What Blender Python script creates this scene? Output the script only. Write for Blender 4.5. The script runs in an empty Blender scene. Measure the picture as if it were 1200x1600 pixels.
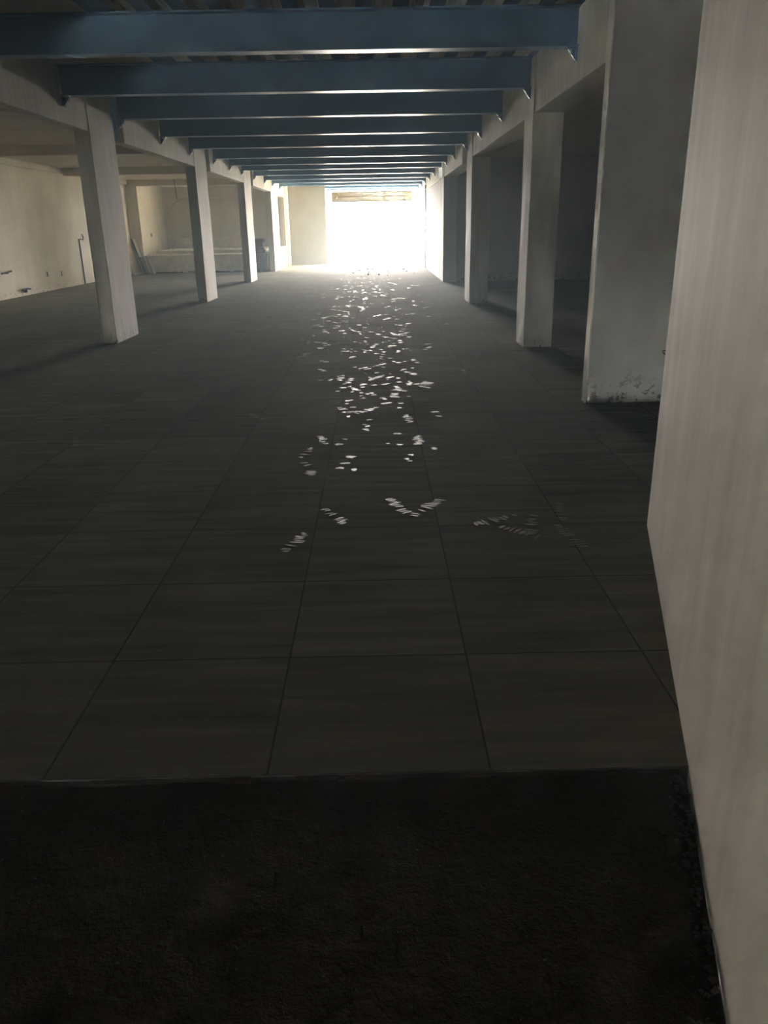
import bpy, bmesh, math, random
from mathutils import Matrix, Vector
random.seed(7)
S = bpy.context.scene
COL = S.collection

# ------------------------------------------------------------------ camera
cam_d = bpy.data.cameras.new('camera')
cam = bpy.data.objects.new('camera', cam_d)
COL.objects.link(cam)
CAM_LOC = Vector((0.0, 0.0, 1.41))
PITCH, YAW, ROLL = 0.353354483, -0.00516114218, 0.0175875369
cam_d.sensor_fit = 'VERTICAL'
cam_d.sensor_height = 36.0
cam_d.lens = 36.0 * 1211.67 / 1600.0
cam_d.clip_start = 0.05
cam_d.clip_end = 300
fw = Vector((-math.sin(YAW)*math.cos(PITCH), math.cos(YAW)*math.cos(PITCH), -math.sin(PITCH)))
rt = Vector((math.cos(YAW), math.sin(YAW), 0))
dn = fw.cross(rt)
c_, s_ = math.cos(ROLL), math.sin(ROLL)
r2 = rt*c_ + dn*s_
d2 = dn*c_ - rt*s_
m = Matrix((( r2.x, -d2.x, -fw.x, CAM_LOC.x),
            ( r2.y, -d2.y, -fw.y, CAM_LOC.y),
            ( r2.z, -d2.z, -fw.z, CAM_LOC.z),
            (0, 0, 0, 1)))
cam.matrix_world = m
S.camera = cam

# ------------------------------------------------------------------ light
S.view_settings.view_transform = 'Standard'
S.view_settings.look = 'None'
S.view_settings.gamma = 1
S.view_settings.use_curve_mapping = False
S.view_settings.exposure = 0.95
SKY = 172.0          # hazy daylight outside, very bright next to the dark hall
SKY_AHEAD = 108.0         # sky straight ahead, set dimmer than the sides that feed the left bay
w = bpy.data.worlds.new('daylight')
S.world = w
w.use_nodes = True
nt = w.node_tree
for n in list(nt.nodes): nt.nodes.remove(n)
tc = nt.nodes.new('ShaderNodeTexCoord')
dp = nt.nodes.new('ShaderNodeVectorMath'); dp.operation = 'DOT_PRODUCT'
dp.inputs[1].default_value = (0.05, 0.994, 0.10)
nt.links.new(tc.outputs['Generated'], dp.inputs[0])
mr = nt.nodes.new('ShaderNodeMapRange'); mr.interpolation_type = 'SMOOTHSTEP'
mr.inputs['From Min'].default_value = 0.86; mr.inputs['From Max'].default_value = 1.0
mr.inputs['To Min'].default_value = SKY; mr.inputs['To Max'].default_value = SKY_AHEAD
nt.links.new(dp.outputs['Value'], mr.inputs['Value'])
bg = nt.nodes.new('ShaderNodeBackground')
bg.inputs['Color'].default_value = (1.0, 0.98, 0.93, 1)
nt.links.new(mr.outputs['Result'], bg.inputs['Strength'])
wo = nt.nodes.new('ShaderNodeOutputWorld')
nt.links.new(bg.outputs[0], wo.inputs[0])
pd = bpy.data.lights.new('gateway_portal', 'AREA')
pd.shape = 'RECTANGLE'; pd.size = 3.6; pd.size_y = 2.9
pd.cycles.is_portal = True
po = bpy.data.objects.new('gateway_portal', pd)
po.location = (-0.07, 35.75, 1.42)
po.rotation_euler = (math.radians(-90), 0, 0)
COL.objects.link(po)

sun = bpy.data.lights.new('sun', 'SUN'); sun.energy = 450.0; sun.angle = math.radians(1.0); sun.color = (1.0, 0.96, 0.88)
so = bpy.data.objects.new('sun', sun); COL.objects.link(so)
SUN_DIR = Vector((0.60, -0.77, -0.21))      # the way the light travels: in through the gateway
so.rotation_euler = SUN_DIR.to_track_quat('-Z', 'Y').to_euler(); so.location = (0, 50, 20)

# ------------------------------------------------------------------ materials
def mat(name, rough=0.8, spec=0.3):
    M = bpy.data.materials.new(name); M.use_nodes = True
    b = M.node_tree.nodes['Principled BSDF']
    b.inputs['Roughness'].default_value = rough
    b.inputs['Specular IOR Level'].default_value = spec
    return M, M.node_tree, b
def N(t, k, **kw):
    n = t.nodes.new(k)
    for a, v in kw.items(): setattr(n, a, v)
    return n
def coords(t, scale=(1,1,1)):
    g = N(t, 'ShaderNodeNewGeometry'); mp = N(t, 'ShaderNodeMapping')
    mp.inputs['Scale'].default_value = scale
    t.links.new(g.outputs['Position'], mp.inputs['Vector'])
    return mp.outputs['Vector']
def noise(t, vec, scale, detail=4, rough=0.55):
    n = N(t, 'ShaderNodeTexNoise'); n.inputs['Scale'].default_value = scale
    n.inputs['Detail'].default_value = detail; n.inputs['Roughness'].default_value = rough
    t.links.new(vec, n.inputs['Vector']); return n.outputs['Fac']
def ramp(t, fac, stops):
    r = N(t, 'ShaderNodeValToRGB')
    e = r.color_ramp.elements
    while len(e) < len(stops): e.new(0.5)
    for i, (p, c) in enumerate(stops):
        e[i].position = p; e[i].color = (*c, 1)
    t.links.new(fac, r.inputs['Fac']); return r.outputs['Color']
def mix(t, fac, a, b, mode='MIX'):
    n = N(t, 'ShaderNodeMix', data_type='RGBA', blend_type=mode)
    if isinstance(fac, float): n.inputs[0].default_value = fac
    else: t.links.new(fac, n.inputs[0])
    for i, v in ((6, a), (7, b)):
        if isinstance(v, tuple): n.inputs[i].default_value = (*v, 1)
        else: t.links.new(v, n.inputs[i])
    return n.outputs[2]
def math_(t, op, a, b=None, c=None):
    n = N(t, 'ShaderNodeMath', operation=op)
    for i, v in enumerate((a, b, c)):
        if v is None: continue
        if isinstance(v, (int, float)): n.inputs[i].default_value = v
        else: t.links.new(v, n.inputs[i])
    return n.outputs[0]
def bump(t, b, h, strength=0.3, dist=0.01):
    n = N(t, 'ShaderNodeBump'); n.inputs['Strength'].default_value = strength
    n.inputs['Distance'].default_value = dist
    t.links.new(h, n.inputs['Height']); t.links.new(n.outputs['Normal'], b.inputs['Normal'])

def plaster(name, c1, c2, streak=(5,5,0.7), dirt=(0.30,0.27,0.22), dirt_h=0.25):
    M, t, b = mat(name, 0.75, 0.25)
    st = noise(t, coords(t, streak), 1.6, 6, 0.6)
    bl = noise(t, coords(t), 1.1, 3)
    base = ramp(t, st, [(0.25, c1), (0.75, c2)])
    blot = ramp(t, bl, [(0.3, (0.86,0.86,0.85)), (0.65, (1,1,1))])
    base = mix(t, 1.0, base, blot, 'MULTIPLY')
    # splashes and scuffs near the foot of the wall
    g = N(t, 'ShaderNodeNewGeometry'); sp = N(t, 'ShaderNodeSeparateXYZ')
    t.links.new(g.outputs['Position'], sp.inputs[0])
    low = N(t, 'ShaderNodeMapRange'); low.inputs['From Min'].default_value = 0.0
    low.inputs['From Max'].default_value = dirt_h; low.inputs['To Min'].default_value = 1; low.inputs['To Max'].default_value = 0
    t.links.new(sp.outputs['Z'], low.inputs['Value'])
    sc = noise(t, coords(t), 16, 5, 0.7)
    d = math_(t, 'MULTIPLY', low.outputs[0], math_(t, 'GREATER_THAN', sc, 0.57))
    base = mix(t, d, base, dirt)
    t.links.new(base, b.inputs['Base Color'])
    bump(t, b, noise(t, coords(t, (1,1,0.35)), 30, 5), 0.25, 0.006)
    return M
M_plaster = plaster('cream_plaster', (0.80,0.765,0.66), (0.88,0.845,0.75))
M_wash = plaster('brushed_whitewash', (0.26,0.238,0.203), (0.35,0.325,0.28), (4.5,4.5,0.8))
M_column = plaster('whitewashed_concrete', (0.60,0.575,0.51), (0.80,0.77,0.69), (9,9,1.0), (0.12,0.11,0.09), 0.16)
M_beige = plaster('beige_paint', (0.27,0.26,0.22), (0.32,0.31,0.265), (2,2,1))
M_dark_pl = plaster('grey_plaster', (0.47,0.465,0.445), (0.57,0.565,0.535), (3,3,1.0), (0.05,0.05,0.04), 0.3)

def concrete(name, c1, c2, bs=0.4, sc=5, spec=0.2):
    M, t, b = mat(name, 0.88, spec)
    a = noise(t, coords(t), sc, 7, 0.65)
    t.links.new(ramp(t, a, [(0.3, c1), (0.7, c2)]), b.inputs['Base Color'])
    bump(t, b, noise(t, coords(t), 22, 6, 0.7), bs, 0.012)
    return M
M_slab = concrete('formed_slab_concrete', (0.68,0.62,0.52), (0.82,0.77,0.68), 0.2, 2.2)
M_ground = concrete('rough_ground_concrete', (0.024,0.015,0.006), (0.050,0.034,0.017), 1.0, 3.5, 0.05)
M_rubble = concrete('dark_rubble', (0.03,0.026,0.02), (0.09,0.08,0.06), 0.8, 9)
M_block = concrete('rough_block', (0.62,0.58,0.49), (0.86,0.82,0.71), 0.9, 7)
M_purple = concrete('raw_dark_block', (0.16,0.14,0.15), (0.28,0.25,0.26), 0.8, 8)
M_street = concrete('street_concrete', (0.45,0.43,0.39), (0.58,0.56,0.5), 0.3, 2)

def steel(name, col, rough=0.42):
    M, t, b = mat(name, rough, 0.6)
    a = noise(t, coords(t), 6, 5, 0.6)
    c2 = tuple(x*1.12 for x in col)
    t.links.new(ramp(t, a, [(0.35, col), (0.7, c2)]), b.inputs['Base Color'])
    bump(t, b, noise(t, coords(t), 45, 3), 0.08, 0.003)
    return M
M_blue = steel('blue_painted_steel', (0.145,0.275,0.43), 0.32)
M_deckblue = steel('blue_painted_deck', (0.16,0.25,0.34), 0.6)
M_darksteel = steel('dark_bare_steel', (0.03,0.028,0.026), 0.5)
M_zinc, t_, b_ = mat('zinc_bolt', 0.25, 0.6); b_.inputs['Metallic'].default_value = 1; b_.inputs['Base Color'].default_value = (0.8,0.8,0.78,1)
M_flute, t_, b_ = mat('bare_galvanised_flute', 0.55, 0.5)
fv = noise(t_, coords(t_, (28,1.5,1)), 2.0, 5, 0.6)
t_.links.new(ramp(t_, fv, [(0.35, (0.50,0.48,0.43)), (0.5,(0.80,0.77,0.71)), (0.7, (0.92,0.90,0.84))]), b_.inputs['Base Color'])
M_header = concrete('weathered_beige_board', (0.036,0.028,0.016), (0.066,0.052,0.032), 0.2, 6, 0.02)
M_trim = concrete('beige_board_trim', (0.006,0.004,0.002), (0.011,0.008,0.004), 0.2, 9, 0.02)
M_board = concrete('brown_fibreboard', (0.46,0.39,0.27), (0.54,0.46,0.33), 0.05, 3)
M_edge, t_, b_ = mat('pale_board_edge', 0.7); b_.inputs['Base Color'].default_value = (0.72,0.68,0.58,1)
M_plank = concrete('grey_plank', (0.50,0.47,0.39), (0.62,0.58,0.49), 0.1, 6)
M_darkboard = concrete('purple_brown_board', (0.09,0.065,0.06), (0.13,0.10,0.09), 0.1, 5)
M_black, t_, b_ = mat('black_rubber', 0.7); b_.inputs['Base Color'].default_value = (0.012,0.012,0.012,1)
M_cable, t_, b_ = mat('brown_cable', 0.7); b_.inputs['Base Color'].default_value = (0.13,0.10,0.07,1)

# tiles: 0.62 m squares, dark linear streaks running across the hall
TX, TY, TP, TPX = 0.29, 1.75, 0.62, 0.615
def tile_mat():
    M, t, b = mat('grey_streaked_floor_tile', 0.7, 0.03)
    g = N(t, 'ShaderNodeNewGeometry'); sp = N(t, 'ShaderNodeSeparateXYZ')
    t.links.new(g.outputs['Position'], sp.inputs[0])
    fx = math_(t, 'DIVIDE', math_(t, 'SUBTRACT', sp.outputs['X'], TX), TPX)
    fy = math_(t, 'DIVIDE', math_(t, 'SUBTRACT', sp.outputs['Y'], TY), TP)
    ix, iy = math_(t, 'FLOOR', fx), math_(t, 'FLOOR', fy)
    def edge(f, hw):
        fr = math_(t, 'FRACT', f)
        d = math_(t, 'MINIMUM', fr, math_(t, 'SUBTRACT', 1.0, fr))
        return math_(t, 'LESS_THAN', d, hw)
    joint = math_(t, 'MAXIMUM', edge(fx, 0.0055), edge(fy, 0.0065))
    cid = N(t, 'ShaderNodeCombineXYZ')
    t.links.new(ix, cid.inputs[0]); t.links.new(iy, cid.inputs[1])
    wn = N(t, 'ShaderNodeTexWhiteNoise', noise_dimensions='3D'); t.links.new(cid.outputs[0], wn.inputs['Vector'])
    # streaks, shifted per tile
    off = N(t, 'ShaderNodeVectorMath', operation='SCALE'); off.inputs['Scale'].default_value = 9.0
    t.links.new(wn.outputs['Color'], off.inputs[0])
    add = N(t, 'ShaderNodeVectorMath', operation='ADD')
    t.links.new(coords(t, (0.9, 9, 1)), add.inputs[0]); t.links.new(off.outputs[0], add.inputs[1])
    st = noise(t, add.outputs[0], 1.6, 6, 0.6)
    base = ramp(t, st, [(0.28, (0.13,0.120,0.092)), (0.5, (0.20,0.184,0.142)), (0.74, (0.28,0.256,0.195))])
    tone = N(t, 'ShaderNodeMapRange'); t.links.new(wn.outputs['Value'], tone.inputs['Value'])
    tone.inputs['To Min'].default_value = 0.86; tone.inputs['To Max'].default_value = 1.1
    base = mix(t, 1.0, base, tone.outputs[0], 'MULTIPLY')
    dust = noise(t, coords(t), 1.3, 5, 0.65)
    base = mix(t, math_(t, 'MULTIPLY', math_(t,'SUBTRACT', dust, 0.35), 0.5), base, (0.26,0.235,0.19))
    base = mix(t, joint, base, (0.09,0.085,0.075))
    t.links.new(base, b.inputs['Base Color'])
    rr = N(t, 'ShaderNodeMapRange'); t.links.new(dust, rr.inputs['Value'])
    rr.inputs['From Min'].default_value = 0.3; rr.inputs['From Max'].default_value = 0.7
    rr.inputs['To Min'].default_value = 0.85; rr.inputs['To Max'].default_value = 0.97
    t.links.new(rr.outputs[0], b.inputs['Roughness'])
    h = math_(t, 'SUBTRACT', math_(t, 'MULTIPLY', st, 0.12), joint)
    h = math_(t, 'ADD', h, math_(t, 'MULTIPLY', wn.outputs['Value'], 0.5))
    bump(t, b, h, 0.35, 0.003)
    return M
M_tile = tile_mat()
def smear_mat(name, col, rough, f):
    M, t, b = mat(name, rough, 0.5)
    a = noise(t, coords(t), 60, 4, 0.7)
    t.links.new(ramp(t, a, [(0.35, tuple(x*f for x in col)), (0.6, col)]), b.inputs['Base Color'])
    bump(t, b, noise(t, coords(t), 130, 3), 0.5, 0.003)
    return M
M_sm1 = smear_mat('dried_plaster_smear', (0.66,0.63,0.54), 0.6, 0.65)
M_sm2 = smear_mat('faint_plaster_dust', (0.36,0.34,0.29), 0.5, 0.75)
M_sm3 = smear_mat('very_faint_dust', (0.26,0.245,0.21), 0.5, 0.85)

# ------------------------------------------------------------------ helpers
def add_box(bm, lo, hi, mi=0, rot=None, piv=None):
    x0,y0,z0 = lo; x1,y1,z1 = hi
    vs = [bm.verts.new(v) for v in ((x0,y0,z0),(x1,y0,z0),(x1,y1,z0),(x0,y1,z0),(x0,y0,z1),(x1,y0,z1),(x1,y1,z1),(x0,y1,z1))]
    for f in ((0,3,2,1),(4,5,6,7),(0,1,5,4),(1,2,6,5),(2,3,7,6),(3,0,4,7)):
        fc = bm.faces.new([vs[i] for i in f]); fc.material_index = mi
    if rot is not None:
        p = Vector(piv); 
        for v in vs: v.co = rot @ (v.co - p) + p
    return vs
def add_prism(bm, pts, z0, z1, mi=0):
    lo = [bm.verts.new((x,y,z0)) for x,y in pts]; hi = [bm.verts.new((x,y,z1)) for x,y in pts]
    n = len(pts)
    bm.faces.new(lo[::-1]).material_index = mi; bm.faces.new(hi).material_index = mi
    for i in range(n):
        bm.faces.new((lo[i], lo[(i+1)%n], hi[(i+1)%n], hi[i])).material_index = mi
def add_tube(bm, pts, r, seg=8):
    pts = [Vector(p) for p in pts]; rings = []
    for i, p in enumerate(pts):
        a = pts[max(i-1,0)]; b = pts[min(i+1,len(pts)-1)]
        d = (b-a).normalized(); u = d.orthogonal().normalized(); v = d.cross(u)
        if rings:
            u = (pu - d*pu.dot(d)).normalized(); v = d.cross(u)
        pu = u
        rings.append([bm.verts.new(p + (u*math.cos(2*math.pi*k/seg)+v*math.sin(2*math.pi*k/seg))*r) for k in range(seg)])
    for A, B in zip(rings, rings[1:]):
        for k in range(seg): bm.faces.new((A[k], A[(k+1)%seg], B[(k+1)%seg], B[k]))
    bm.faces.new(rings[0][::-1]); bm.faces.new(rings[-1])
def obj(name, bm, mats, parent=None, bevel=0, smooth=False):
    bmesh.ops.recalc_face_normals(bm, faces=bm.faces)
    me = bpy.data.meshes.new(name); bm.to_mesh(me); bm.free()
    o = bpy.data.objects.new(name, me); COL.objects.link(o)
    for mm in (mats if isinstance(mats, (list,tuple)) else [mats]): me.materials.append(mm)
    if smooth:
        for p in me.polygons: p.use_smooth = True
    if bevel:
        bv = o.modifiers.new('edge', 'BEVEL'); bv.width = bevel; bv.segments = 2; bv.limit_method = 'ANGLE'
    if parent: o.parent = parent
    return o
def tag(o, label, cat, group=None, kind=None):
    o['label'] = label; o['category'] = cat
    if group: o['group'] = group
    if kind: o['kind'] = kind
    return o
def struct(o, label=None):
    o['kind'] = 'structure'
    if label: o['label'] = label
    return o
def box(name, lo, hi, m, parent=None, bevel=0):
    bm = bmesh.new(); add_box(bm, lo, hi); return obj(name, bm, m, parent, bevel)
def rough_box(name, lo, hi, m, step=0.25, amp=0.006, parent=None, seed=0):
    """box with a slightly uneven, hand-finished surface and chipped arrises"""
    bm = bmesh.new(); add_box(bm, lo, hi)
    for ax in range(3):
        n = int((hi[ax]-lo[ax])/step)
        for k in range(1, n+1):
            co = [0,0,0]; co[ax] = lo[ax] + (hi[ax]-lo[ax])*k/(n+1)
            no = [0,0,0]; no[ax] = 1
            bmesh.ops.bisect_plane(bm, geom=bm.verts[:]+bm.edges[:]+bm.faces[:], plane_co=co, plane_no=no)
    rnd = random.Random(seed)
    for v in bm.verts:
        for ax in range(3):
            if abs(v.co[ax]-lo[ax]) < 1e-5 or abs(v.co[ax]-hi[ax]) < 1e-5:
                if ax == 2: continue
                v.co[ax] += rnd.uniform(-amp, amp)
    return obj(name, bm, m, parent, 0.006)

XL, XR = -3.45, 1.77          # inner faces of the two girder lines
ZG, ZD, ZB = 2.55, 3.13, 2.82 # girder soffit, deck, beam soffit
ZS = 2.98                     # slab over the side bays
LWX, YF = -8.3, 33.0          # left outer wall, far wall
TB = 0.19                     # thickness of left column/girder

# ------------------------------------------------------------------ large structure
def near_x(y): return 0.64 + (y-1.02)*(1.32-0.64)/(3.57-1.02)      # face of the skewed wall
struct(box('floor', (LWX-0.2, TY, -0.12), (7.2, 36.3, 0.0), M_tile), 'grey streaked square tile floor')
bm = bmesh.new()
pts = [(-8.3, -6.0), (near_x(-6)-0.03, -6.0), (near_x(TY)-0.03, TY), (-8.3, TY)]
# rough concrete ground: a finely divided sheet, uneven, with a crumbled edge at the wall
nx, ny = 70, 60
grid = {}
rnd = random.Random(3)
for j in range(ny+1):
    y = -1.0 + (TY+1.0)*j/ny
    xe = near_x(y) - 0.035 - 0.02*rnd.random()
    for i in range(nx+1):
        u = i/nx; x = -2.6 + (xe+2.6)*u
        z = -0.014 + 0.003*math.sin(3.1*x+1.7*y) + rnd.uniform(-0.0025, 0.0025)
        if u > 0.97: z -= 0.012*rnd.random()
        if j == ny: z = -0.012
        grid[i,j] = bm.verts.new((x, y, z))
for j in range(ny):
    for i in range(nx):
        bm.faces.new((grid[i,j], grid[i+1,j], grid[i+1,j+1], grid[i,j+1]))
struct(obj('floor_near', bm, M_ground, smooth=True), 'rough dark concrete ground in the foreground')
struct(box('floor_sublayer', (LWX, -6, -0.2), (7.2, TY, -0.05), M_ground), 'sunken base layer under the rough ground')
struct(box('floor_outside', (-30, 36.3, -0.14), (30, 90, -0.02), M_street), 'sunlit pavement outside the gateway')
# skewed wall on the right
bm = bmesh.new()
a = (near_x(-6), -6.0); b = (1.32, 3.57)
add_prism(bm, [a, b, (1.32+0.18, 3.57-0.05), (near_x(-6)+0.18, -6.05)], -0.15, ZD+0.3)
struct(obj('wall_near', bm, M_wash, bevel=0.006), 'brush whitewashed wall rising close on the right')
# right stub wall
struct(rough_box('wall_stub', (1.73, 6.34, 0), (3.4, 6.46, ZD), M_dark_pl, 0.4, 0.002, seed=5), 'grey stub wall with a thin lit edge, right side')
# long walls
struct(box('wall_left', (LWX-0.2, -6, 0), (LWX, YF+0.2, ZD+0.2), M_plaster), 'cream plaster wall along the left bay')
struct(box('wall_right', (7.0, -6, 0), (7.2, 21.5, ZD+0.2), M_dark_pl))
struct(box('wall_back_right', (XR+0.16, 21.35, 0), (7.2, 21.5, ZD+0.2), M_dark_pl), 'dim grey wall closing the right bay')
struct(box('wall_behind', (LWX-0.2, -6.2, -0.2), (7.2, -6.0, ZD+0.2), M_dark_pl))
# solid right wall from the last right-hand column to the gateway
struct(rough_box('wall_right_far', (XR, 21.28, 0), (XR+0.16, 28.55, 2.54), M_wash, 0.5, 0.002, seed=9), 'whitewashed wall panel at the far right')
struct(box('wall_gate_right', (XR+0.02, 28.62, 0), (XR+0.2, 36.3, ZD), M_plaster), 'bright plaster wall beside the gateway, right')
# far wall with the arched niche
def arch_wall():
    bm = bmesh.new()
    x0, x1 = LWX, -1.93
    nx0, nx1, spring, crown = -8.25, -4.2, 1.75, 2.56
    r = 0.85
    top = ZD+0.1
    def arc():
        pts = []
        for k in range(15):
            a = math.pi - (math.pi/2)*k/14
            pts.append((nx0+r+r*math.cos(a), spring+(crown-spring)*math.sin(a)))
        for k in range(15):
            a = math.pi/2 - (math.pi/2)*k/14
            pts.append((nx1-r+r*math.cos(a), spring+(crown-spring)*math.sin(a)))
        return pts
    A = arc()
    bound = [(nx0, 0.0)] + A + [(nx1, 0.0)]
    outer = []
    for (x, z) in bound:
        outer.append((x, top))
    D = 0.24
    # front face strips above the arch
    def V(x, y, z): return bm.verts.new((x, y, z))
    for (xa, za), (xb, zb) in zip(A, A[1:]):
        bm.faces.new((V(xa,YF,za), V(xb,YF,zb), V(xb,YF,top), V(xa,YF,top)))
        bm.faces.new((V(xa,YF,za), V(xb,YF,zb), V(xb,YF+D,zb), V(xa,YF+D,za)))
    for xa, sgn in ((nx0, 0), (nx1, 0)):
        bm.faces.new((V(xa,YF,0), V(xa,YF,spring), V(xa,YF+D,spring), V(xa,YF+D,0)))
    bm.faces.new((V(x0,YF,0), V(nx0,YF,0), V(nx0,YF,top), V(x0,YF,top)))
    xm = XL-0.25
    bm.faces.new((V(nx1,YF,0), V(xm,YF,0), V(xm,YF,top), V(nx1,YF,top)))
    bm.faces.new((V(xm,YF,0), V(x1-0.12,YF,0), V(x1-0.12,YF,top), V(xm,YF,top)))
    bmesh.ops.remove_doubles(bm, verts=bm.verts, dist=1e-4)
    add_box(bm, (x0, YF+D, 0), (x1, YF+D+0.12, top))

    add_box(bm, (x1-0.12, YF, 0), (x1, 36.2, top))
    for f in bm.faces:
        if f.calc_center_median().x > XL-0.3: f.material_index = 1
    return obj('wall_far', bm, [M_plaster, M_beige])
struct(arch_wall(), 'far cream wall with a wide arched niche')
# left partition with the tall window opening
bm = bmesh.new()
X0, X1 = XL-TB, XL
wy0, wy1, wz0, wz1 = 29.87, 31.95, 0.75, 2.5
add_box(bm, (X0, 28.62, 0), (X1, wy0, ZG)); add_box(bm, (X0, wy1, 0), (X1, YF, ZG))
add_box(bm, (X0, wy0, 0), (X1, wy1, wz0)); add_box(bm, (X0, wy0, wz1), (X1, wy1, ZG))
struct(obj('wall_partition', bm, M_plaster), 'cream partition with a tall unglazed opening')
struct(box('trim_1', (XL, 32.15, 0), (XL+0.06, 32.98, ZD-0.02), M_plaster, bevel=0.004), 'plaster pilaster strip at the far left corner')
# beam-like thickening along the top of the left wall
struct(box('trim_2', (LWX, -5, 2.84), (LWX+0.08, 28.09, ZS-0.002), M_plaster, bevel=0.004), 'shallow plaster band along the top of the left wall')
struct(box('trim_3', (XR-0.012, 21.3, 2.54), (XR+0.17, 28.5, 2.57), M_plaster), 'thin plaster fillet over the far right wall')
# slabs over side bays
struct(box('ceiling_left', (LWX, -6, ZS), (XL-TB-0.004, YF-0.005, ZS+0.15), M_slab), 'formed concrete slab over the left bay')
struct(box('ceiling_right', (XR+0.347, -6, ZS), (7.0, 36.3, ZS+0.15), M_slab), 'concrete slab over the right bay')
struct(box('trim_4', (XL-0.2, -6, ZD), (-2.37, 35.9, ZD+0.12), M_slab), 'flat concrete margin beside the metal deck')
# corrugated metal deck over the hall, ribs run towards the gateway
bm = bmesh.new()
x = -2.37; y0, y1 = -6, 36.3; zlo, zhi = ZD, ZD+0.064
prof = [(x, zlo, 0)]
k = 0
px = -2.18 + 0.0
prof = [(-2.37, zlo)]; mids = []
c = -2.04
mi = []
while c < XR+0.3:
    for dx, z, mm in ((-0.085, zlo, 0), (-0.055, zhi, 1), (0.055, zhi, 1), (0.085, zlo, 1)):
        prof.append((c+dx, z)); mi.append(mm)
    c += 0.3055
prof.append((XR+0.45, zlo)); mi.append(0)
va = [bm.verts.new((p[0], y0, p[1])) for p in prof]; vb = [bm.verts.new((p[0], y1, p[1])) for p in prof]
for i in range(len(prof)-1):
    f = bm.faces.new((va[i], vb[i], vb[i+1], va[i+1])); f.material_index = mi[i]
# solid topping above
add_box(bm, (-2.37, y0, zhi+0.002), (XR+0.45, y1, zhi+0.08), 0)
struct(obj('ceiling', bm, [M_deckblue, M_flute]), 'blue corrugated metal deck with pale flutes')

# ------------------------------------------------------------------ concrete columns
def column(lo, hi, label, seed, mt=M_column, grp=None):
    o = rough_box('concrete_column', (lo[0], lo[1], 0), (hi[0], hi[1], ZG if False else hi[2]), mt, 0.35, 0.004, seed=seed)
    tag(o, label, 'column', grp)
    return o
LC = [(4.6,5.55), (10.5,11.48), (16.42,17.5), (22.4,23.62), (28.06,28.62)]
names = ['whitewashed blade column at the left, nearest the camera and outside the view',
         'largest left whitewashed column, its camera side in shade',
         'second left whitewashed column, standing before the masonry ledge',
         'third left whitewashed column, slim and far, nearer the ledge end',
         'farthest left column, joined to the partition with the tall opening']
for (ya, yb), nm, i in zip(LC, names, range(9)):
    if i == 0: continue
    column((XL-TB, ya, 0), (XL, yb, ZD), nm, i, grp='left row of concrete columns')
RC = [((XR,9.5),(XR+0.34,10.02),'nearest right whitewashed column with chipped foot, beside the stub wall'),
      ((XR,15.2),(XR+0.34,16.05),'second right whitewashed column, in front of the dark bay')]
for (a, b, nm) in RC:
    column((a[0],a[1],0), (b[0],b[1],ZD), nm, 20, grp='right row of concrete columns')
column((XR-0.003,21.26,0), (XR+0.34,21.6,ZD), 'dark sided column ending the far right wall panel', 31, grp='right row of concrete columns')
column((LWX,28.1,0), (-7.93,28.5,ZS), 'plaster pilaster on the left wall behind the leaning boards', 33, M_plaster)

# ------------------------------------------------------------------ girders between columns
gl = 'left concrete girders'; gr = 'right concrete girders'
EPS = 0.006
def girder(x0, x1, ya, yb, label, grp, seed, z0=ZG):
    o = rough_box('concrete_girder', (x0, ya, z0), (x1, yb, ZD-0.001), M_column, 0.35, 0.003, seed=seed)
    tag(o, label, 'girder', grp)
girder(XL-TB, XL-EPS, -5.9, 10.49, 'left girder running out of the picture above the nearest column', gl, 41)
girder(XL-TB, XL-EPS, 11.95, 16.41, 'left girder between the first and second left columns', gl, 42)
girder(XL-TB, XL-EPS, 17.98, 22.39, 'left girder between the second and third left columns', gl, 43)
girder(XL-TB, XL-EPS, 24.1, 28.05, 'left girder between the third and farthest left columns', gl, 44)
girder(XL-TB, XL-EPS, 28.63, 33.0, 'left girder over the partition with the tall opening', gl, 45, ZG+0.002)
struct(box('lit_edge_strip', (1.716, 6.335, 0), (1.7275, 6.455, ZD-0.01), M_plaster, bevel=0.002), 'pale strip standing in for the lit thin edge of the grey stub wall')  # light on the stub edge, put in as a strip of paler plaster
girder(XR+EPS, XR+0.34, 6.475, 9.49, 'right girder nearest the camera, fading dark behind the stub wall edge', gr, 46)
girder(XR+EPS, XR+0.34, 10.03, 15.19, 'right girder between the first and second right columns', gr, 47)
girder(XR+EPS, XR+0.34, 17.0, 21.25, 'right girder beyond the second right column', gr, 48)
girder(XR+EPS, XR+0.16, 23.1, 28.55, 'right girder over the far whitewashed wall panel', gr, 49, 2.572)
# blue steel blocks set in the gaps of the girder lines
def stub(x0, x1, ya, yb, label):
    bm = bmesh.new()
    add_box(bm, (x0, ya, ZG+0.03), (x1, yb, ZD-0.001))
    o = obj('steel_block', bm, M_blue, bevel=0.004); tag(o, label, 'steel block', 'blue steel blocks in girder gaps')
stub(XL-TB+0.02, XL-0.09, 11.49, 11.94, 'dark blue steel block in the gap beyond the largest left column')
stub(XL-TB+0.02, XL-0.09, 17.51, 17.97, 'dark blue steel block in the gap beyond the second left column')
stub(XL-TB+0.02, XL-0.09, 23.63, 24.09, 'dark blue steel block in the gap beyond the third left column')
stub(XR+0.09, XR+0.32, 16.07, 16.99, 'dark blue steel block in the gap beyond the second right column')
stub(XR+0.09, XR+0.15, 21.62, 23.08, 'dark blue steel block in the gap above the far right panel')
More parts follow.
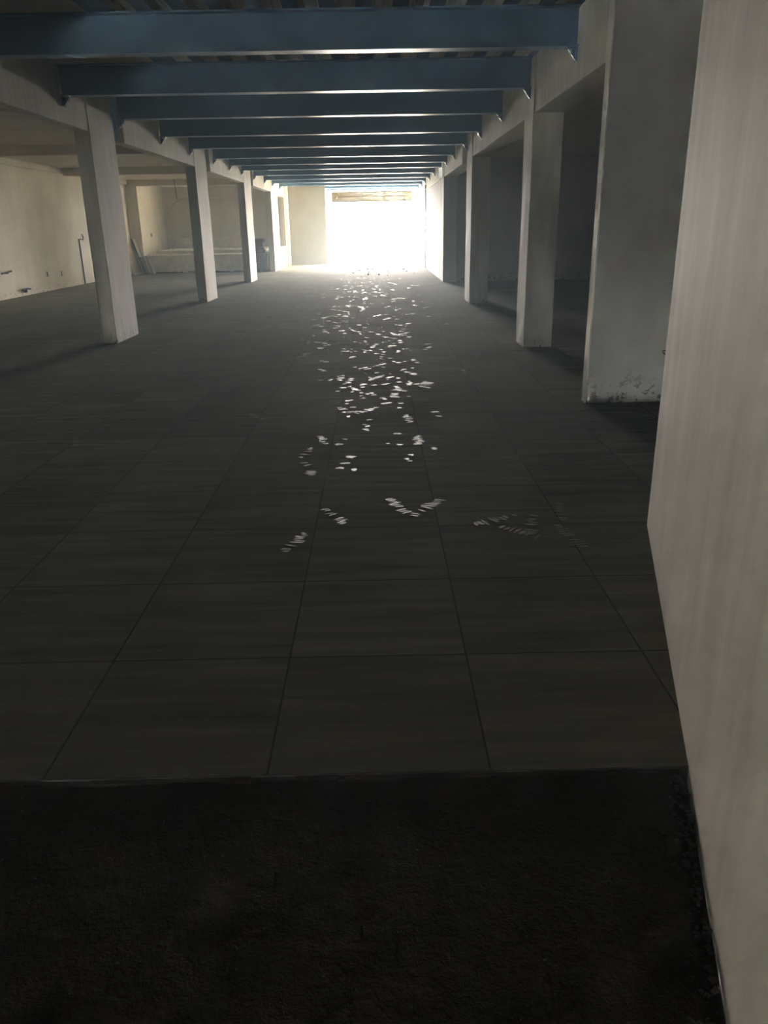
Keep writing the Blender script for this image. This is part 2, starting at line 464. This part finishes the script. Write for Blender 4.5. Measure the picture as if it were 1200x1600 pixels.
# cross beams of the side bays
def cross(x0, x1, ya, label, z0=2.79, y2=None):
    o = rough_box('concrete_cross_beam', (x0, ya, z0), (x1, (y2 or ya+0.28), ZS-0.001), M_slab, 0.5, 0.003, seed=int(ya*7))
    tag(o, label, 'concrete beam', 'cross beams of the side bays')
cross(LWX+0.082, XL-TB-0.003, 10.5, 'left bay cross beam joining the largest left column, darkest of them')
cross(LWX+0.082, XL-TB-0.003, 16.45, 'left bay cross beam meeting the second left column')
cross(LWX+0.082, XL-TB-0.003, 22.4, 'left bay cross beam meeting the third left column')
cross(LWX+0.003, XL-TB-0.003, 28.1, 'left bay cross beam over the front of the masonry ledge')


# ------------------------------------------------------------------ steel beams
def i_beam(y, label, full=True):
    root = bpy.data.objects.new('steel_beam', None); COL.objects.link(root)
    root.location = (0, y, ZB)
    tag(root, label, 'steel beam', 'blue steel beams under the deck')
    return root
def beam_mesh():
    bm = bmesh.new(); L0, L1 = XL+0.003, XR-0.003; h = ZD-ZB-0.002
    add_box(bm, (L0, -0.078, 0), (L1, 0.078, 0.013))
    add_box(bm, (L0, -0.005, 0.013), (L1, 0.005, h-0.013))
    add_box(bm, (L0, -0.078, h-0.013), (L1, 0.078, h))
    me = bpy.data.meshes.new('beam_body'); bmesh.ops.recalc_face_normals(bm, faces=bm.faces); bm.to_mesh(me); bm.free()
    me.materials.append(M_blue); return me
def bracket_mesh(side):
    bm = bmesh.new(); s = 1 if side > 0 else -1
    x = XR-0.004 if s > 0 else XL+0.004
    # seat angle: a shelf under the flange, a leg down the girder and a gusset
    def b(xa, ya, za, xb, yb, zb): add_box(bm, (min(x-s*xa, x-s*xb), ya, za), (max(x-s*xa, x-s*xb), yb, zb))
    b(0, -0.05, -0.010, 0.085, 0.05, -0.001)
    b(0, -0.05, -0.105, 0.009, 0.05, -0.010)
    v = [bm.verts.new((x-s*u, yy, z)) for yy in (-0.006, 0.006) for (u, z) in ((0.009,-0.010),(0.075,-0.010),(0.009,-0.095))]
    bm.faces.new(v[:3]); bm.faces.new(v[3:][::-1])
    for i in range(3): bm.faces.new((v[i], v[(i+1)%3], v[3+(i+1)%3], v[3+i]))
    bmesh.ops.recalc_face_normals(bm, faces=bm.faces)
    me = bpy.data.meshes.new('seat_bracket'); bm.to_mesh(me); bm.free(); me.materials.append(M_blue); return me
def bolt_mesh(side):
    bm = bmesh.new(); s = 1 if side > 0 else -1
    x = XR-0.004 if s > 0 else XL+0.004
    for yy in (-0.03, 0.03):
        bmesh.ops.create_cone(bm, cap_ends=True, segments=6, radius1=0.013, radius2=0.013, depth=0.016,
            matrix=Matrix.Translation((x-s*0.05, yy, -0.018)))
        bmesh.ops.create_cone(bm, cap_ends=True, segments=10, radius1=0.007, radius2=0.007, depth=0.03,
            matrix=Matrix.Translation((x-s*0.05, yy, -0.03)))
    me = bpy.data.meshes.new('bolt'); bm.to_mesh(me); bm.free(); me.materials.append(M_zinc); return me
BM = beam_mesh(); BK = {s: bracket_mesh(s) for s in (-1, 1)}; BO = {s: bolt_mesh(s) for s in (-1, 1)}
BY = [7.62, 9.74, 11.76, 13.95, 16.03, 18.3, 20.25, 22.05, 24.25, 26.45, 28.45, 30.6, 32.95, 34.6]
ordn = ['nearest and largest dark blue beam, across the top of the picture',
        'second dark blue beam from the camera, a bright bolt at its left end',
        'third dark blue beam from the camera, just past the largest left column',
        'fourth dark blue beam counted from the camera',
        'fifth dark blue beam counted from the camera',
        'sixth dark blue beam counted from the camera, by the second columns',
        'seventh dark blue beam counted from the camera',
        'eighth dark blue beam counted from the camera',
        'ninth dark blue beam counted from the camera, by the third left column',
        'tenth dark blue beam counted from the camera',
        'eleventh dark blue beam, in line with the farthest left column',
        'twelfth blue beam, over the tall opening of the partition',
        'thirteenth blue beam, running along the head of the far cream wall',
        'last and shortest looking blue beam, just inside the gateway header']
TILT = -0.010
for i, (y, lb) in enumerate(zip(BY, ordn)):
    r = i_beam(y, lb)
    short = y > YF-0.1
    me = BM
    if short:
        me = BM.copy()
        for v in me.vertices:
            if v.co.x < 0: v.co.x = -1.925
    o = bpy.data.objects.new('beam_body', me); COL.objects.link(o); o.parent = r
    for s in ((1,) if short else (-1, 1)):
        if s > 0 and 21 < y < 23.2: continue
        bk = bpy.data.objects.new('seat_bracket', BK[s]); COL.objects.link(bk); bk.parent = r
        bo = bpy.data.objects.new('bolt', BO[s]); COL.objects.link(bo); bo.parent = bk
        bo['label'] = 'shiny zinc bolts'

# ------------------------------------------------------------------ gateway: posts, header, frame
tag(box('steel_post', (XR-0.03, 28.56, 0), (XR+0.1, 28.615, ZB-0.12), M_black, bevel=0.003),
    'thin dark steel post standing against the wall near the gateway', 'post')
hd = bpy.data.objects.new('gate_header', None); COL.objects.link(hd); hd.location = (-0.1, 35.5, 2.4)
tag(hd, 'beige boarded header panel hanging across the top of the gateway', 'header panel')
hx0, hx1, hz0, hz1 = -1.83, 1.66, 2.385, 2.80
def part(name, lo, hi, m, bevel=0.003):
    o = box(name, lo, hi, m, bevel=bevel); o.parent = hd; o.matrix_parent_inverse = Matrix.Translation(-hd.location); return o
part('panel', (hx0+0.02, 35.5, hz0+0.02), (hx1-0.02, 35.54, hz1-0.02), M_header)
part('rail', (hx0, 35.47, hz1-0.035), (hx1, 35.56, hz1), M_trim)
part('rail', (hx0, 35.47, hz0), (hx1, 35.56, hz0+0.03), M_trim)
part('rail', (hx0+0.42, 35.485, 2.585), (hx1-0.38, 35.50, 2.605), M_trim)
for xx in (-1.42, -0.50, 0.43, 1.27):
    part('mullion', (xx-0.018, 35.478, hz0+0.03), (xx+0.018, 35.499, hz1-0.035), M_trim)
for cx in (-1.62, 1.465):
    bm = bmesh.new()
    for (dx, dz, r) in ((0,0,0.10),(-0.11,-0.11,0.05),(0.11,-0.11,0.05),(-0.11,0.11,0.05),(0.11,0.11,0.05)):
        bmesh.ops.create_cone(bm, cap_ends=True, segments=4 if r == 0.10 else 10, radius1=r, radius2=r*0.6, depth=0.03,
            matrix=Matrix.Translation((cx+dx, 35.488, 2.59+dz)) @ Matrix.Rotation(math.radians(90), 4, 'X'))
    o = obj('corner_block', bm, M_header); o.parent = hd; o.matrix_parent_inverse = Matrix.Translation(-hd.location)
gf = bpy.data.objects.new('steel_gate', None); COL.objects.link(gf); gf.location = (-0.1, 35.6, 0)
tag(gf, 'thin steel gate standing in the glaring gateway', 'gate')
def gp(name, lo, hi):
    o = box(name, lo, hi, M_black, bevel=0.002); o.parent = gf; o.matrix_parent_inverse = Matrix.Translation(-gf.location)
gp('side_post', (-1.86, 35.6, -0.02), (-1.83, 35.64, 2.8)); 
gp('side_post', (1.68, 35.6, -0.02), (1.71, 35.64, 2.8))
gp('top_rail', (-1.83, 35.6, 2.0), (1.68, 35.63, 2.03))
gp('leaf_stile', (0.525, 35.6, 0.0), (0.56, 35.63, 2.0))

# ------------------------------------------------------------------ masonry ledge in the far left corner
lg = bpy.data.objects.new('masonry_ledge', None); COL.objects.link(lg); lg.location = (-6, 28.1, 0)
tag(lg, 'low stepped block ledge filling the far left corner under the arch', 'ledge')
def lp(name, lo, hi, m, step=0.22, amp=0.012, seed=1):
    o = rough_box(name, lo, hi, m, step, amp, seed=seed); o.parent = lg; o.matrix_parent_inverse = Matrix.Translation(-lg.location); return o
lp('platform', (LWX+0.005, 28.52, 0), (-7.93, YF-0.01, 0.57), M_block, 0.3, 0.006, seed=2)
lp('platform', (-7.925, 28.1, 0), (XL-TB-0.02, YF-0.01, 0.585), M_block, 0.3, 0.008, seed=3)
lp('step', (-7.9, 29.6, 0.588), (XL-TB-0.3, YF-0.012, 0.70), M_block, 0.25, 0.02, seed=4)
lp('back_ledge', (-8.22, 32.92, 0.702), (-4.22, YF+0.22, 1.08), M_block, 0.25, 0.008, seed=5)
# chipped foot
bm = bmesh.new(); rnd = random.Random(11)
xx = -7.7
while xx < XL-TB-0.1:
    ww = rnd.uniform(0.08, 0.25)
    add_box(bm, (xx, 28.075, 0), (xx+ww, 28.1, rnd.uniform(0.015, 0.055))); xx += ww
o = obj('crumbled_foot', bm, M_black); o.parent = lg; o.matrix_parent_inverse = Matrix.Translation(-lg.location)
o['label'] = 'dark crumbled joint along the foot'
# rough dark blocks beside the farthest column
sb = bpy.data.objects.new('block_stub', None); COL.objects.link(sb); sb.location = (-4.3, 28.0, 0)
tag(sb, 'dark raw block stub stacked against the ledge beside the farthest left column', 'block stub')
rnd = random.Random(5)
z = 0.0
for k, hgt in enumerate((0.30, 0.29, 0.20, 0.17, 0.12)):
    xr = -3.72 - (0.0 if k < 2 else 0.10 + 0.03*rnd.random())
    o = rough_box('block', (-4.45, 27.98+0.01*rnd.random(), z), (xr, 28.095 if k < 2 else 28.5, z+hgt-0.012), M_purple, 0.2, 0.008, seed=60+k)
    o.parent = sb; o.matrix_parent_inverse = Matrix.Translation(-sb.location)
    z += hgt

# ------------------------------------------------------------------ boards leaning on the left wall
def leaning(name, x0, x1, yb, h, th, lean, m, label, cat, rz=0.0, edge=None):
    """board standing on the floor; lean = how far the top goes towards -x"""
    bm = bmesh.new()
    add_box(bm, (0, 0, 0), (th, x1, h))
    o = obj(name, bm, m, bevel=0.002)
    o.location = (x0, yb, 0.001)
    o.rotation_euler = (0, -math.atan2(lean, h), rz)
    tag(o, label, cat, 'boards leaning at the left pilaster')
    return o
o = leaning('fibreboard_sheet', -7.98, 1.15, 26.75, 1.04, 0.02, 0.30, M_board,
        'brown fibreboard sheet with a pale bottom edge leaning on the left wall', 'board')
bm = bmesh.new(); add_box(bm, (0.0205, 0.0, 0.0), (0.034, 1.15, 0.06)); e = obj('edge_strip', bm, M_edge, o); e['label'] = 'pale bottom edge strip'
o = leaning('tall_plank', -7.90, 0.30, 27.78, 1.18, 0.05, 0.34, M_plank,
        'tall grey plank with a black edge leaning against the pilaster', 'plank')
bm = bmesh.new(); add_box(bm, (0.0, -0.014, 0.0), (0.05, -0.001, 1.18)); e = obj('black_edge', bm, M_black, o); e['label'] = 'black edge'
leaning('short_dark_board', -7.74, 0.27, 27.42, 0.58, 0.05, 0.17, M_darkboard,
        'short purple brown board leaning in front of the tall plank', 'board')
leaning('short_grey_board', -7.60, 0.28, 27.72, 0.60, 0.04, 0.20, M_plank,
        'short grey board leaning beside the purple brown one, nearest the ledge', 'board')

# ------------------------------------------------------------------ things on the left wall
t = bpy.data.objects.new('wall_pipe', None); COL.objects.link(t); t.location = (LWX, 23.1, 0)
tag(t, 'thin dark pipe rising from the floor on the left wall, bent at its top', 'pipe')
bm = bmesh.new(); add_tube(bm, [(0.02,0,0.0),(0.02,0,1.2)], 0.018); obj('riser', bm, M_darksteel, t)
bm = bmesh.new(); add_tube(bm, [(0.02,0,1.2),(0.022,0.12,1.2),(0.022,0.3,1.18),(0.022,0.34,1.25),(0.022,0.27,1.32)], 0.014); obj('bent_end', bm, M_darksteel, t)
t = bpy.data.objects.new('black_tap', None); COL.objects.link(t); t.location = (LWX, 18.2, 0.56)
tag(t, 'black T shaped tap sticking out of the left wall at the picture edge', 'tap')
bm = bmesh.new(); add_tube(bm, [(0,0,0),(0.09,0,0)], 0.02); obj('spout', bm, M_black, t)
bm = bmesh.new(); add_tube(bm, [(0.07,-0.26,0.0),(0.07,0.22,0.03)], 0.02); obj('handle', bm, M_black, t)
t = bpy.data.objects.new('drain_stub', None); COL.objects.link(t); t.location = (LWX, 19.05, 0.11)
tag(t, 'black pipe stub low on the left wall near the floor', 'pipe stub')
bm = bmesh.new(); add_tube(bm, [(0,0,0),(0.08,0,0)], 0.035); obj('socket', bm, M_black, t)
bm = bmesh.new(); add_tube(bm, [(0.06,-0.2,0.03),(0.07,0,0.05),(0.06,0.25,0.03)], 0.022); obj('collar', bm, M_black, t)
for (yy, zz, lb) in ((20.57, 0.41, 'small dark slot socket on the left wall, nearer the camera'), (21.5, 0.37, 'small dark slot socket on the left wall, nearer the dark pipe')):
    o = box('wall_socket', (LWX, yy-0.035, zz-0.06), (LWX+0.012, yy+0.035, zz+0.06), M_cable, bevel=0.003)
    tag(o, lb, 'socket', 'slot sockets low on the left wall')
o = box('wall_socket', (LWX, 30.6, 1.17), (LWX+0.012, 30.75, 1.30), M_cable, bevel=0.003); tag(o, 'small brown socket on the wall above the ledge, beyond the pilaster', 'socket')
bm = bmesh.new(); add_tube(bm, [(-6.63,28.0,ZS),(-6.62,28.0,2.8),(-6.60,28.01,2.6),(-6.60,28.0,2.36)], 0.012, 6)
tag(obj('hanging_cable', bm, M_cable, smooth=True), 'thin cable hanging from the slab in front of the arch', 'cable')
bm = bmesh.new(); add_tube(bm, [(1.33,3.575,0.85),(1.315,3.585,0.853),(1.305,3.56,0.85),(1.31,3.545,0.838)], 0.0025, 6)
tag(obj('bent_wire', bm, M_darksteel, smooth=True), 'tiny bent wire poking from the edge of the near right wall', 'wire')

# ------------------------------------------------------------------ marks and debris on the floor
bm = bmesh.new(); rnd = random.Random(21)
def blob(cx, cy, rx, ry, ang, mi, n=11, jag=0.3):
    ca, sa = math.cos(ang), math.sin(ang); z = 0.0009+0.0004*rnd.random()
    top = []
    for k in range(n):
        a = 2*math.pi*k/n; q = 1+rnd.uniform(-jag, jag)
        u, v = rx*q*math.cos(a), ry*q*math.sin(a)
        top.append(bm.verts.new((cx+u*ca-v*sa, cy+u*sa+v*ca, z)))
    f = bm.faces.new(top); f.material_index = mi
    r = bmesh.ops.extrude_face_region(bm, geom=[f])
    for v in r['geom']:
        if isinstance(v, bmesh.types.BMVert): v.co.z = 0.0002
def shoeprint(cx, cy, ang, mi, size=1.0):
    """broken print of a ribbed sole: short curved bars across the foot"""
    ca, sa = math.cos(ang), math.sin(ang)
    for k in range(11):
        v = (-0.14 + 0.028*k)*size
        if 0.38 < (k/10) < 0.5 or rnd.random() < 0.22: continue
        wdt = (0.032 + 0.016*math.sin(math.pi*min(1, k/10*1.15)))*size
        u = rnd.uniform(-0.008, 0.008)
        blob(cx+u*ca-v*sa, cy+u*sa+v*ca, wdt*rnd.uniform(0.6,1.05), rnd.uniform(0.006,0.011), ang+rnd.uniform(-0.25,0.25), mi, 9, 0.35)
# strongest marks, at their measured places (x, y in metres)
strong = [(-0.78, 17.06, 1.1), (-0.52, 17.2, 1.1), (-0.44, 15.37, 1.1), (-0.71, 15.11, 1.1), (-0.74, 14.54, 1.1), (-0.52, 14.14, 1.1), (-0.44, 13.74, 1.1), (-0.69, 13.41, 1.1), (-0.54, 12.99, 1.1), (-0.68, 12.41, 1.1), (-0.64, 11.95, 1.1), (-0.75, 11.47, 1.1), (-0.48, 12.59, 1.1), (-0.86, 10.28, 1.1), (-0.72, 10.19, 1.1), (-0.67, 10.05, 1.1), (-0.38, 9.55, 1.09), (-0.32, 9.46, 1.08), (-0.25, 8.94, 1.07), (-0.81, 9.21, 1.08), (-0.62, 8.66, 1.06), (-0.62, 8.12, 1.04), (-0.18, 8.31, 1.05), (-0.11, 10.26, 1.1), (-0.06, 9.97, 1.1), (0.11, 10.23, 1.1), (0.21, 9.93, 1.1), (0.33, 9.65, 1.09), (0.4, 10.72, 1.1), (0.15, 11.2, 1.1), (0.3, 10.84, 1.1), (-0.09, 9.39, 1.08), (0.01, 9.14, 1.07), (0.09, 9.25, 1.08), (0.2, 9.36, 1.08), (0.09, 8.9, 1.07), (0.24, 8.65, 1.06), (0.03, 8.54, 1.06), (0.01, 8.29, 1.05), (-0.07, 8.11, 1.04), (0.03, 7.88, 1.04), (-0.02, 7.71, 1.03), (0.12, 7.78, 1.03), (0.15, 7.59, 1.03), (0.26, 7.4, 1.02), (0.32, 7.35, 1.02), (0.33, 8.12, 1.04), (-0.09, 7.28, 1.02), (-0.27, 7.33, 1.02), (-0.35, 7.12, 1.01), (-0.26, 7.07, 1.01), (-0.18, 7.14, 1.01), (-0.1, 6.97, 1.01), (0.01, 6.79, 1.0), (0.05, 6.56, 1.0), (0.19, 6.98, 1.01), (0.22, 6.72, 1.0), (-0.18, 6.74, 1.0), (-0.22, 6.55, 1.0), (0.2, 6.38, 0.99), (-0.19, 6.27, 0.99), (-0.27, 6.09, 0.98), (-0.07, 5.81, 0.97), (-0.05, 5.63, 0.97), (-0.28, 5.27, 0.96), (0.14, 5.37, 0.96), (0.11, 5.22, 0.96), (0.24, 5.24, 0.96), (0.32, 5.05, 0.95), (-0.22, 4.81, 0.94), (-0.19, 4.65, 0.94), (0.23, 4.82, 0.94), (0.44, 6.04, 0.98), (0.1, 7.26, 1.02), (-0.34, 7.74, 1.03), (-0.51, 7.63, 1.03)]
for (x, y, s) in strong:
    ang = rnd.uniform(-0.5, 0.5)
    sm = (0 if rnd.random() < 0.55 else 1) if y > 5.0 else 1 + (rnd.random() < 0.5)
    for q in range(rnd.randint(2, 4)):
        a = rnd.uniform(0, 6.28); R = 0.055*s
        blob(x+R*math.cos(a), y+1.6*R*math.sin(a), rnd.uniform(0.012,0.030), rnd.uniform(0.010,0.030), rnd.uniform(-0.9,0.9), sm, 10, 0.4)
for k in range(90):
    y = 3.4 + 18*rnd.random()**1.2
    x = rnd.gauss(0.15, 0.45) if k % 3 else rnd.uniform(-2.2, 1.5)
    shoeprint(x, y, rnd.gauss(0, 0.4), 1 if (rnd.random() < 0.45 and y > 5.5) else 2, rnd.uniform(0.8, 1.05))
for k in range(170):
    y = 9 + 15*rnd.random(); x = rnd.gauss(-0.25, 0.55)
    blob(x, y, rnd.uniform(0.01,0.05), rnd.uniform(0.01,0.04), rnd.uniform(-1,1), 0 if rnd.random() < 0.4 else 1)
tag(obj('shoe_prints', bm, [M_sm1, M_sm2, M_sm3]), 'pale dusty shoe prints and plaster smears trodden along the middle of the tiles', 'floor marks', kind='stuff')
# crumbs near the gateway and rubble along the skewed wall
def chips(name, pts, m, label, cat, group=None, smin=0.01, smax=0.03):
    bm = bmesh.new()
    for (x, y, z) in pts:
        s = rnd.uniform(smin, smax)
        r = bmesh.ops.create_icosphere(bm, subdivisions=1, radius=s, matrix=Matrix.Translation((x, y, z+s*0.3)) @ Matrix.Rotation(rnd.random()*6, 4, 'Z') @ Matrix.Diagonal((1, 0.7, 0.5, 1)))
        for v in r['verts']: v.co += Vector((rnd.uniform(-1,1), rnd.uniform(-1,1), rnd.uniform(-1,1)))*s*0.18
    tag(obj(name, bm, m), label, cat, group, 'stuff')
chips('floor_crumbs', [(rnd.uniform(-1.6,1.5), rnd.uniform(24,33), 0) for k in range(45)], M_cable, 'loose crumbs of rubble on the bright tiles near the gateway', 'rubble', smin=0.015, smax=0.045)
pts = []
for k in range(420):
    y = rnd.uniform(-0.4, 1.8); pts.append((near_x(y)-0.01-abs(rnd.gauss(0,0.035)), y, -0.03))
chips('wall_foot_rubble', pts, M_rubble, 'dark crumbled mortar lying along the foot of the near right wall', 'rubble', smin=0.004, smax=0.014)
chips('ground_grit', [(rnd.uniform(-1.2, 0.75), rnd.uniform(0.5, 1.7), -0.012) for k in range(260)], M_rubble, 'fine grit scattered over the rough dark foreground concrete', 'grit', smin=0.002, smax=0.006)
# broken mortar lip along the tile edge
bm = bmesh.new(); xx = -3.3
while xx < near_x(TY)-0.05:
    ww = rnd.uniform(0.04, 0.16)
    add_box(bm, (xx, TY-rnd.uniform(0.006,0.02), -0.03), (xx+ww, TY+0.0, -0.002-0.004*rnd.random())); xx += ww
struct(obj('trim_5', bm, M_ground), 'broken mortar lip along the first row of tiles')
# ------------------------------------------------------------------ bluish haze added to lift the shaded faces, like a lens veil
HM = bpy.data.materials.new('veil_haze'); HM.use_nodes = True
t = HM.node_tree; t.nodes.remove(t.nodes['Principled BSDF'])
vs_ = N(t, 'ShaderNodeVolumeScatter'); vs_.inputs['Color'].default_value = (0.66, 0.86, 1.0, 1)
vs_.inputs['Density'].default_value = 0.009; vs_.inputs['Anisotropy'].default_value = 0.35
t.links.new(vs_.outputs[0], t.nodes['Material Output'].inputs['Volume'])
hz = box('lift_haze', (LWX-0.1, -5.5, -0.08), (7.1, 36.25, ZD+0.16), HM)
tag(hz, 'faint bluish haze added through the whole hall to lift its shade', 'haze', kind='stuff')
